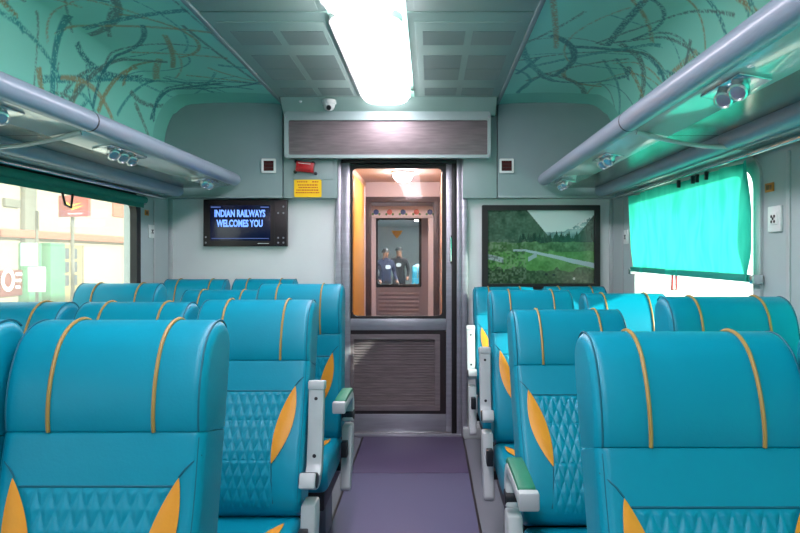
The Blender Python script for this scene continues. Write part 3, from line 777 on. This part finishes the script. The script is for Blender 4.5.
def add_arm(seat, s, raised, rec=0):
    a = MB().prism(ARM, -.026, .026, 'x', .005).build('armrest', M_alu, seat)
    a.location = (s * AX, -.10, .55)
    poly = [(y, .0875) for y in (-.275, -.18, -.08, -.03)] + [(-.005, .075), (.004, .088), (-.02, .102), (-.08, .106), (-.18, .106), (-.27, .102)]
    MB().prism(poly, -.0245, .0245, 'x', .005).build('arm_pad', M_pad, a)
    for y in (-.06, -.25):
        MB().lathe([(0, .003), (.006, .002), (.007, 0), (0, 0)], 10, Matrix.Translation((0, y, .0575)) @ Matrix.Rotation(R(180), 4, 'X')).build('screw', M_dark, a)
    MB().lathe([(0, -.029), (.022, -.029), (.025, -.026), (.025, .026), (.022, .029), (0, .029)], 18, Matrix.Translation((.0, .004, -.03)) @ Matrix.Rotation(R(90), 4, 'Y')).build('pivot_disc', M_dark, a)
    MB().box(-.028, .028, -.312, -.28, .050, .100, .006).build('front_cap', M_alu, a)
    if raised: a.rotation_euler = (R(-90 - rec * .55), 0, 0)
    pts = [(-.14, .475), (-.06, .475), (-.055, .42), (-.075, .34), (-.12, .26), (-.165, .20), (-.205, .19), (-.215, .21), (-.19, .27), (-.16, .36)]
    MB().prism(pts, s * AX - .024, s * AX + .024, 'x', .008).build('side_panel', M_alu, seat)
    MB().box(*sorted((s * (SW - .03), s * .235)), -.13, -.08, .26, .30, .004).build('side_bracket', M_dark, seat)
    MB().box(s * AX - .014, s * AX + .014, -.25, -.205, .36, .43, .004).build('recline_lever', M_dark, seat)
# X offsets of the seat columns
COL = {'LA': -.635, 'LM': -1.10, 'LW': -1.565, 'RA': .505, 'RW': .975}
seats = [  # column, hinge Y, recline, arm side, arm raised, label
 ('LA', 1.28, 12, 1, False,  'large turquoise aisle seat nearest the viewer on the left'),
 ('LM', 1.26, 7, 0, False,  'turquoise seat cut off at the lower left edge of the picture'),
 ('LW', 1.26, 7, 0, False,  'turquoise window seat of the nearest left row, beside the wall'),
 ('LA', 2.14, 18, 1, True,  'turquoise aisle seat with raised armrest directly behind the nearest left seat'),
 ('LM', 2.14, 21, 0, False, 'turquoise middle seat of the second left row, left of the raised armrest seat'),
 ('LW', 2.14, 21, 0, False, 'turquoise window seat of the second left row at the left picture edge'),
 ('LA', 3.08, 2, 1, False,  'upright turquoise aisle seat with lowered armrest beside the door'),
 ('LM', 3.10, 22, 0, False, 'reclined turquoise middle seat of the third left row, between two upright seats'),
 ('LW', 3.18, 0, 0, False,  'upright turquoise window seat at the far edge of the left window'),
 ('LM', 4.05, 12, 0, False, 'turquoise middle seat of the last left row, under the display screen'),
 ('LW', 4.05, 13, 0, False, 'turquoise corner seat of the last left row, against the left wall'),
 ('RA', 1.13, 18, -1, False, 'large turquoise aisle seat nearest the viewer on the right'),
 ('RW', 1.13, 12, 0, False,  'turquoise window seat of the nearest right row, beyond the picture edge'),
 ('RA', 2.05, 27, -1, False, 'reclined turquoise aisle seat with green armrest pad on the right'),
 ('RW', 2.05, 4, 0, False,  'upright turquoise window seat below the near edge of the green blind'),
 ('RA', 2.96, 20, -1, True, 'turquoise aisle seat with raised armrest in the third right row'),
 ('RW', 2.90, 24, 0, False, 'turquoise window seat in bright daylight below the green blind'),
 ('RA', 3.98, 28, -1, True, 'turquoise aisle seat of the last right row, below the left half of the picture'),
 ('RW', 3.94, 27, 0, False, 'turquoise window seat of the last right row, below the picture corner'),
]
def place(o, col, hy, rec, side, raised, label, grp, dx_=0):
    o.location = (COL[col] + dx_, hy, 0); tag(o, label, 'seat', grp)
    for ch in o.children:
        if ch.name.startswith(('backrest', 'headrest')): ch.rotation_euler = (-R(rec), 0, 0)
    if side: add_arm(o, side, raised, rec)
objs = [proto] + [copy_tree(proto) for _ in seats[1:]]
far = [copy_tree(proto) for _ in range(6)]
for o, sp in zip(objs, seats): place(o, *sp, 'turquoise train seats', .022 if sp[:2] == ('RA', 1.13) else -.04 if sp[:2] == ('LA', 1.28) else 0)

# ------------------------------------------------------------------ vestibule and gangway behind the door
M_vest  = mat('vestibule_beige', (206, 190, 190), .45, var=.05)
M_vyel  = mat('vestibule_yellow_panel', (238, 184, 80), .45, var=.12, vscale=5, stretch=(1, 1, .2))
M_vpeach = mat('vestibule_peach_panel', (220, 186, 164), .45, var=.06)
M_vceil = mat('vestibule_ceiling', (206, 184, 174), .5, var=.06)
M_vdark = mat('gangway_dark', (70, 58, 62), .5, var=.2)
M_vwhite = mat('gangway_white', (226, 216, 218), .5)
Y1, Y2 = 4.53, 6.40
struct(MB().box(-.80, .30, 4.52, 7.5, -.08, 0).build('vestibule_floor', M_mat2, None, False), 'dark floor of the vestibule beyond the door')
struct(MB().box(-.80, .30, Y1, Y2, 2.05, 2.12).build('vestibule_ceiling', M_vceil, None, False), 'beige vestibule ceiling')
vl = struct(MB().box(-.74, -.66, Y1, Y2, 0, 2.06).build('vestibule_wall_left', M_vpeach, None, False), 'peach vestibule side wall with yellow panel')
MB().box(-.662, -.645, 5.25, 6.1, .05, 1.98, .004).build('yellow_panel', M_vyel, vl)
MB().box(-.664, -.64, 6.12, 6.18, .05, 1.98, .004).build('white_strip', M_vwhite, vl)
vr = struct(MB().box(.105, .20, Y1, Y2, 0, 2.06).build('vestibule_wall_right', M_vpeach, None, False), 'peach vestibule side wall on the right')
b = MB(); b.box(-.80, .30, Y2, Y2 + .06, 1.90, 2.12); b.box(-.80, -.665, Y2, Y2 + .06, 0, 1.90); b.box(.09, .30, Y2, Y2 + .06, 0, 1.90)
vw = struct(b.build('vestibule_wall_end', M_vest, None, False), 'beige vestibule end wall around the gangway')
MB().box(-.665, .10, 6.385, 6.46, 1.845, 1.90, .004).build('gangway_header', M_vdark, vw)
for x in (-.637, .065): MB().box(x - .03, x + .03, 6.385, 6.46, 0, 1.85, .004).build('gangway_jamb', M_vdark, vw)
# gangway tunnel
g = struct(MB().box(-.72, -.64, 6.46, 7.42, 0, 1.9).box(.07, .15, 6.46, 7.42, 0, 1.9).box(-.72, .15, 6.46, 7.42, 1.86, 1.95).build('gangway_tunnel', M_vwhite, None, False), 'pale gangway passage between the coaches')
hp = MB().box(-.64, .07, 6.70, 6.73, 1.70, 1.83, .003).build('decor_header', M_vwhite, g)
MF = [mat('print_blue', (70, 96, 150), .5), mat('print_pink', (220, 120, 110), .5), mat('print_leaf', (96, 140, 90), .5)]
for i in range(5):
    x = -.58 + i * .145
    MB().lathe([(0, .004), (.026, .003), (.03, 0), (0, 0)], 10, Matrix.Translation((x, 6.70, 1.765)) @ Matrix.Rotation(R(90), 4, 'X')).build('flower_motif', MF[i % 2], hp)
    for q in (-.035, .035): MB().lathe([(0, .003), (.012, .002), (.014, 0), (0, 0)], 8, Matrix.Translation((x + q, 6.70, 1.742)) @ Matrix.Rotation(R(90), 4, 'X')).build('leaf_motif', MF[2], hp)
MB().box(-.64, -.585, 6.70, 6.74, 0, 1.70, .003).build('side_post', M_vwhite, g)
MB().box(-.02, .07, 6.70, 6.74, 0, 1.70, .003).build('side_post', M_vwhite, g)
# inner door at the far end of the gangway
d2 = struct(empty('door_2', (-.36, 7.40, 0)), 'second gangway door with square window and louvred panel')
def ex(px): return (px - VX) / 84.0 + .36
def ez(py): return CAMZ + (VY - py) / 84.0
M_idoor = mat('inner_door_grey', (176, 160, 162), .45, metal=.3, var=.06)
b = MB(); b.box(ex(371), ex(377), -.02, .02, 0, ez(210)); b.box(ex(420), ex(436), -.02, .02, 0, ez(210)); b.box(ex(377), ex(420), -.02, .02, ez(219), ez(210)); b.box(ex(377), ex(420), -.02, .02, 0, ez(285.5))
b.build('leaf', M_idoor, d2, False)
MB().ring(rrect(ex(375.5), ex(421.5), ez(287), ez(217.5), .02, 2), rrect(ex(378), ex(419), ez(284), ez(220), .02, 2), -.03, -.0, 'y').build('window_gasket', M_black, d2)
MB().box(ex(377), ex(420), -.003, .003, ez(285.5), ez(219)).build('pane', M_dglass, d2, False)
for i in range(14):
    z = ez(294) - i * .048
    MB().box(ex(379), ex(419), -.028, -.018, z - .016, z + .016, .004).build('slat', M_idoor, d2)
tri = tag(MB().prism([(-.065, .04), (.065, .04), (.045, .0), (0, -.055), (-.045, .0)], 0, .004, 'y').build('pennant_sticker', mat('pennant_orange', (255, 176, 30), .5)), 'orange pennant sticker on the glass of the far door', 'sticker'); tri.location = ((397 - VX) / 84.3, 7.365, CAMZ + (VY - 234) / 84.3)
# vestibule lamp
e = empty('vestibule_lamp', (-.245, 5.62, 2.05)); tag(e, 'round white lamp on the vestibule ceiling beyond the door glass', 'light')
MB().lathe([(0, 0), (.10, 0), (.10, -.02), (0, -.02)], 24).build('base', M_white, e)
MB().lathe([(.09, -.018), (.085, -.05), (.06, -.08), (.03, -.092), (0, -.095)], 24).build('shade', mat('lamp_glow', (255, 246, 246), .4, emit=(255, 246, 250), estr=95), e)
# next coach
M_nc = mat('next_coach_wall', (206, 220, 218), .5, var=.06); M_ncf = mat('next_coach_floor', (112, 108, 124), .5)
nb = MB(); nb.box(XL - .08, XL, 7.5, 22, 0, 2.4); nb.box(XR, XR + .08, 7.5, 22, 0, 2.4); nb.box(XL, XR, 22, 22.06, 0, 2.4)
nb.box(XL, -.72, 7.44, 7.5, 0, 2.4); nb.box(.15, XR, 7.44, 7.5, 0, 2.4); nb.box(-.72, .15, 7.44, 7.5, 1.9, 2.4)
struct(nb.build('next_coach_wall', M_nc, None, False), 'pale walls of the next coach seen through the far door')
struct(MB().box(XL, XR, 7.5, 22, -.08, 0).build('next_coach_floor', M_ncf, None, False), 'floor of the next coach')
struct(MB().box(XL, XR, 7.44, 22, 2.38, 2.45).build('next_coach_ceiling', M_nc, None, False), 'ceiling of the next coach')
for i, (y0, y1) in enumerate(((8.2, 11.0), (11.6, 14.4), (15.0, 17.8))):
    e = empty('ceiling_strip_light', (CX, (y0 + y1) / 2, 2.38)); tag(e, ('strip light of the next coach nearest its door', 'strip light halfway down the next coach', 'farthest strip light of the next coach')[i], 'light', 'lights of the next coach')
    L = (y1 - y0) / 2
    MB().box(-.16, .16, -L, L, -.05, -.01, .01).build('diffuser', mat('strip_glow', (255, 255, 255), .4, emit=(240, 252, 255), estr=34), e)
    MB().box(-.175, .175, -L - .01, L + .01, -.015, 0, .003).build('housing', M_white, e)
flab = ['teal seat nearest the far door in the next coach', 'second teal seat along the next coach aisle', 'third teal seat along the next coach aisle',
        'teal seat left of the aisle in the next coach', 'second left teal seat in the next coach', 'third left teal seat in the next coach']
for i, o in enumerate(far):
    place(o, 'RA' if i < 3 else 'LA', 11.2 + (i % 3) * 1.3, 12, 0, False, flab[i], 'seats in the next coach', -.62 if i < 3 else -.95)

# people in the next coach
def person(name, label, loc, h, top, legs, rot=0, badge=True, cap=True):
    k_ = h / 1.75
    e = empty(name, loc, rot); tag(e, label, 'person')
    J = {'pel': (0, 0, .95), 'sp': (0, .01, 1.15), 'ch': (0, .01, 1.34), 'nk': (0, 0, 1.50), 'hd0': (0, -.02, 1.58), 'hd': (0, -.025, 1.67), 'hdt': (0, -.01, 1.74)}
    rad = {'pel': .15, 'sp': .145, 'ch': .165, 'nk': .065, 'hd0': .075, 'hd': .098, 'hdt': .065}
    E = [('pel', 'sp'), ('sp', 'ch'), ('ch', 'nk'), ('nk', 'hd0'), ('hd0', 'hd'), ('hd', 'hdt')]
    for s, t in ((-1, 'l'), (1, 'r')):
        fwd = -.12 if s < 0 else .06
        for nm, p, r_ in (('sh', (s * .20, .01, 1.41), .075), ('el', (s * .27, .02, 1.14), .052), ('wr', (s * .25, -.14, .95), .036), ('pm', (s * .245, -.19, .90), .036), ('hp', (s * .10, 0, .88), .10), ('kn', (s * .105, fwd * .6 - .03, .49), .066), ('an', (s * .11, fwd, .09), .045), ('to', (s * .12, fwd - .17, .045), .04)):
            J[nm + t] = p; rad[nm + t] = r_
        E += [('ch', 'sh' + t), ('sh' + t, 'el' + t), ('el' + t, 'wr' + t), ('wr' + t, 'pm' + t), ('pel', 'hp' + t), ('hp' + t, 'kn' + t), ('kn' + t, 'an' + t), ('an' + t, 'to' + t)]
        for f in range(5):
            nm = 'f%d' % f + t; o_ = (f - 2) * .018
            J[nm] = (s * .245 + (o_ if f else -s * .05), -.215 - (.03 if f in (1, 2, 3) else .015), .865 + (.02 if f == 0 else 0)); rad[nm] = .009; E.append(('pm' + t, nm))
    names = list(J); me = bpy.data.meshes.new('body')
    me.from_pydata([tuple(c * k_ for c in J[n_]) for n_ in names], [(names.index(a), names.index(b_)) for a, b_ in E], [])
    tmp = bpy.data.objects.new('tmp', me); C.objects.link(tmp)
    md = tmp.modifiers.new('skin', 'SKIN'); md.use_smooth_shade = True
    for i, n_ in enumerate(names):
        sv = me.skin_vertices[0].data[i]; sv.radius = (rad[n_] * k_, rad[n_] * k_ * (.8 if n_ in ('pel', 'sp', 'ch') else 1)); sv.use_root = n_ == 'pel'
    ss = tmp.modifiers.new('sub', 'SUBSURF'); ss.levels = 1; ss.render_levels = 1
    dg = bpy.context.evaluated_depsgraph_get(); bm_ = bpy.data.meshes.new_from_object(tmp.evaluated_get(dg)); bpy.data.objects.remove(tmp)
    bm_.materials.clear()
    o = link('body', bm_, [mat('skin_tone', (150, 104, 80), .6), top, legs, M_dark], e)
    for p in bm_.polygons:
        c = p.center / k_
        p.material_index = 3 if (c.z < .09) else 2 if c.z < .93 and abs(c.x) < .19 else 1 if (c.z < 1.50 and c.z > .97) else 0
    if cap: MB().lathe([(.0, .10), (.06, .092), (.10, .05), (.108, 0), (.0, 0)], 18, Matrix.Translation((0, -.02, 1.69)) @ Matrix.Diagonal((1, 1.05, 1, 1))).build('cap', M_dark, e).scale = (k_, k_, k_)
    else: MB().lathe([(.0, .12), (.06, .11), (.10, .06), (.106, 0), (.0, -.02)], 18, Matrix.Translation((0, 0, 1.66))).build('hair', M_dark, e).scale = (k_, k_, k_)
    f = [MB().box(s * .038 - .012, s * .038 + .012, -.122, -.108, 1.655, 1.668, .003).build('eye', M_dark, e) for s in (-1, 1)]
    f += [MB().prism([(-.018, 1.61), (.018, 1.61), (.006, 1.66), (-.006, 1.66)], -.14, -.10, 'y').build('nose', mat('skin_tone', (150, 104, 80)), e), MB().box(-.025, .025, -.118, -.105, 1.585, 1.592, .002).build('mouth', M_redtx, e)]
    for q in f: q.scale = (k_, k_, k_)
    if badge:
        q = MB().prism(rrect(-.07, .07, 1.24, 1.34, .04, 4), -.165, -.14, 'y').build('chest_logo', M_white, e); q.scale = (k_, k_, k_)
    return e
M_bl = mat('black_sweater', (24, 26, 32), .8); M_tr = mat('dark_trousers', (30, 32, 42), .8); M_nv = mat('navy_jacket', (36, 44, 72), .8)
person('person', 'distant person in black top with white chest logo and dark cap', ((399 - VX) / 41.5, 15.0, 0), 1.50, M_bl, M_tr)
person('person', 'distant person in navy jacket at the left of the far window', ((385.5 - VX) / 46, 13.5, 0), 1.46, M_nv, M_tr, R(30), True, False)

# ------------------------------------------------------------------ outside
M_gr = mat('trackside_gravel', (196, 188, 174), .9, var=.2, vscale=30); M_plat = mat('platform_concrete', (214, 204, 188), .9, var=.1, vscale=4)
struct(MB().box(-60, 60, -40, 60, -1.4, -1.2).build('ground', M_gr, None, False), 'pale trackside ground outside the coach')
struct(MB().box(-20, XL - .35, -40, 60, -1.2, -.12).build('platform', M_plat, None, False), 'station platform outside the left window')
XF = -9.0
M_fac = mat('facade_cream', (144, 131, 112), .9, var=.05, vscale=2); M_band = mat('facade_salmon_band', (150, 78, 58), .8); M_mint = mat('mint_pillar_paint', (58, 118, 84), .8, var=.06)
M_grey = mat('facade_grey_column', (92, 88, 78), .8, var=.08); M_fdoor = mat('door_cream_paint', (132, 114, 72), .7); M_pane = mat('dark_door_pane', (36, 42, 50), .2); M_board = mat('maroon_board', (96, 34, 34), .6); M_post = mat('red_sign_board', (166, 36, 26), .5)
st = empty('station_building', (XF, 0, -.12)); tag(st, 'overexposed cream station building seen through the left window', 'building')
MB().box(-3, 0, 2, 26, 0, 5.2).build('facade', M_fac, st, False)
def fy_(px): return XF / (px - VX) * FPX
def fz(py, px): return CAMZ + (VY - py) * fy_(px) / FPX + .12
MB().box(0, .22, 2, 26, fz(240, 60), fz(233, 60), .02).build('salmon_band', M_band, st)
MB().box(0, .9, 2, 26, 4.0, 4.15, .02).build('eave', M_fac, st)
def col(pxa, pxb, m, zt, dep=.25): return MB().box(0, dep, fy_(pxa), fy_(pxb), 0, zt, .02).build('pillar', m, st)
col(40, 55, M_mint, fz(243, 48)); col(18, 31, M_mint, fz(243, 25)); col(20, 32, M_grey, 3.6, .12); col(128, 140, M_mint, fz(243, 134))
dd = MB().box(0, .08, fy_(57), fy_(79), 0, fz(245, 66), .01).build('door', M_fdoor, st)
ya, yb = fy_(58.5), fy_(75); zt, zb = fz(247, 66), fz(287, 66)
for i in range(2):
    for j in range(3):
        y0 = ya + (yb - ya) * (i + .14) / 2; y1 = ya + (yb - ya) * (i + .86) / 2; z0 = zb + (zt - zb) * (j + .1) / 3; z1 = zb + (zt - zb) * (j + .9) / 3
        MB().box(.075, .09, y0, y1, z0, z1).build('pane', M_pane, dd)
MB().box(0, .08, fy_(2), fy_(17), fz(207, 10), fz(199, 10), .01).build('name_board', M_grey, st)
MB().box(0, .05, fy_(112), fy_(124), fz(217, 118), fz(198, 118), .01).build('wall_poster', M_band, st)
MB().box(0, .06, fy_(82), fy_(122), .2, fz(246, 100), .01).build('shutter', M_fac, st)
mb = MB().box(0, .10, fy_(-4), fy_(18), fz(296, 8), fz(270, 8), .01).build('maroon_board', M_board, st)
ym = fy_(3); zm = fz(280, 4)
b = MB(); a_ = [(ym + .20 * math.cos(t), zm + .24 * math.sin(t)) for t in np.linspace(0, 2 * math.pi, 25)[:-1]]; c_ = [(ym + .13 * math.cos(t), zm + .16 * math.sin(t)) for t in np.linspace(0, 2 * math.pi, 25)[:-1]]
b.ring(a_, c_, .10, .115, 'x').build('board_ring', M_white, mb)
for i, z in enumerate((.12, -.02, -.16)): MB().box(.10, .112, fy_(11), fy_(17 - i), zm + z - .03, zm + z + .03).build('board_mark', M_white, mb)
# sign hung out at an angle
sg = empty('station_sign', (-6.9, 13.3 * .86, 2.35), R(-52)); sg.location = ((74.5 - VX) * 11.6 / FPX, 11.6, CAMZ + (VY - 206) * 11.6 / FPX)
sg.rotation_euler = (0, 0, R(-14)); tag(sg, 'red sign board with pale wing emblem outside the left window', 'sign')
MB().box(-.34, .34, -.03, .03, -.20, .20, .01).build('board', M_post, sg)
for i, (dx_, dz_) in enumerate(((-.02, .0), (.03, -.05))):
    MB().prism([(-.18 + dx_, .10 + dz_), (-.05 + dx_, -.03 + dz_), (.22 + dx_, .06 + dz_), (-.04 + dx_, .02 + dz_)], -.04, -.03, 'y').build('wing_mark', M_yellow, sg)
MB().box(-.12, .20, -.034, -.03, -.155, -.135).build('lettering_line', M_white, sg)
MB().tube([(-.1, .06, -CAMZ - .12 - (VY - 206) * 11.6 / FPX), (-.1, .06, .3)], .035, 8).build('post', M_grey, sg)
nbq = empty('notice_board', ((37 - VX) * 12.0 / FPX, 12.0, -.12)); tag(nbq, 'white notice boards on a post on the platform outside', 'board')
MB().tube([(0, 0, 0), (0, 0, 2.3)], .03, 8).build('post', M_grey, nbq)
MB().box(-.16, .16, -.03, .03, fz(292, 37) * 0 + CAMZ + (VY - 292) * 12 / FPX + .12, CAMZ + (VY - 267) * 12 / FPX + .12, .01).build('lower_board', M_white, nbq)
MB().box(-.30, .02, -.03, .03, CAMZ + (VY - 266) * 12 / FPX + .12, CAMZ + (VY - 243) * 12 / FPX + .12, .01).build('upper_board', mat('pale_blue_board', (190, 214, 226), .7), nbq)
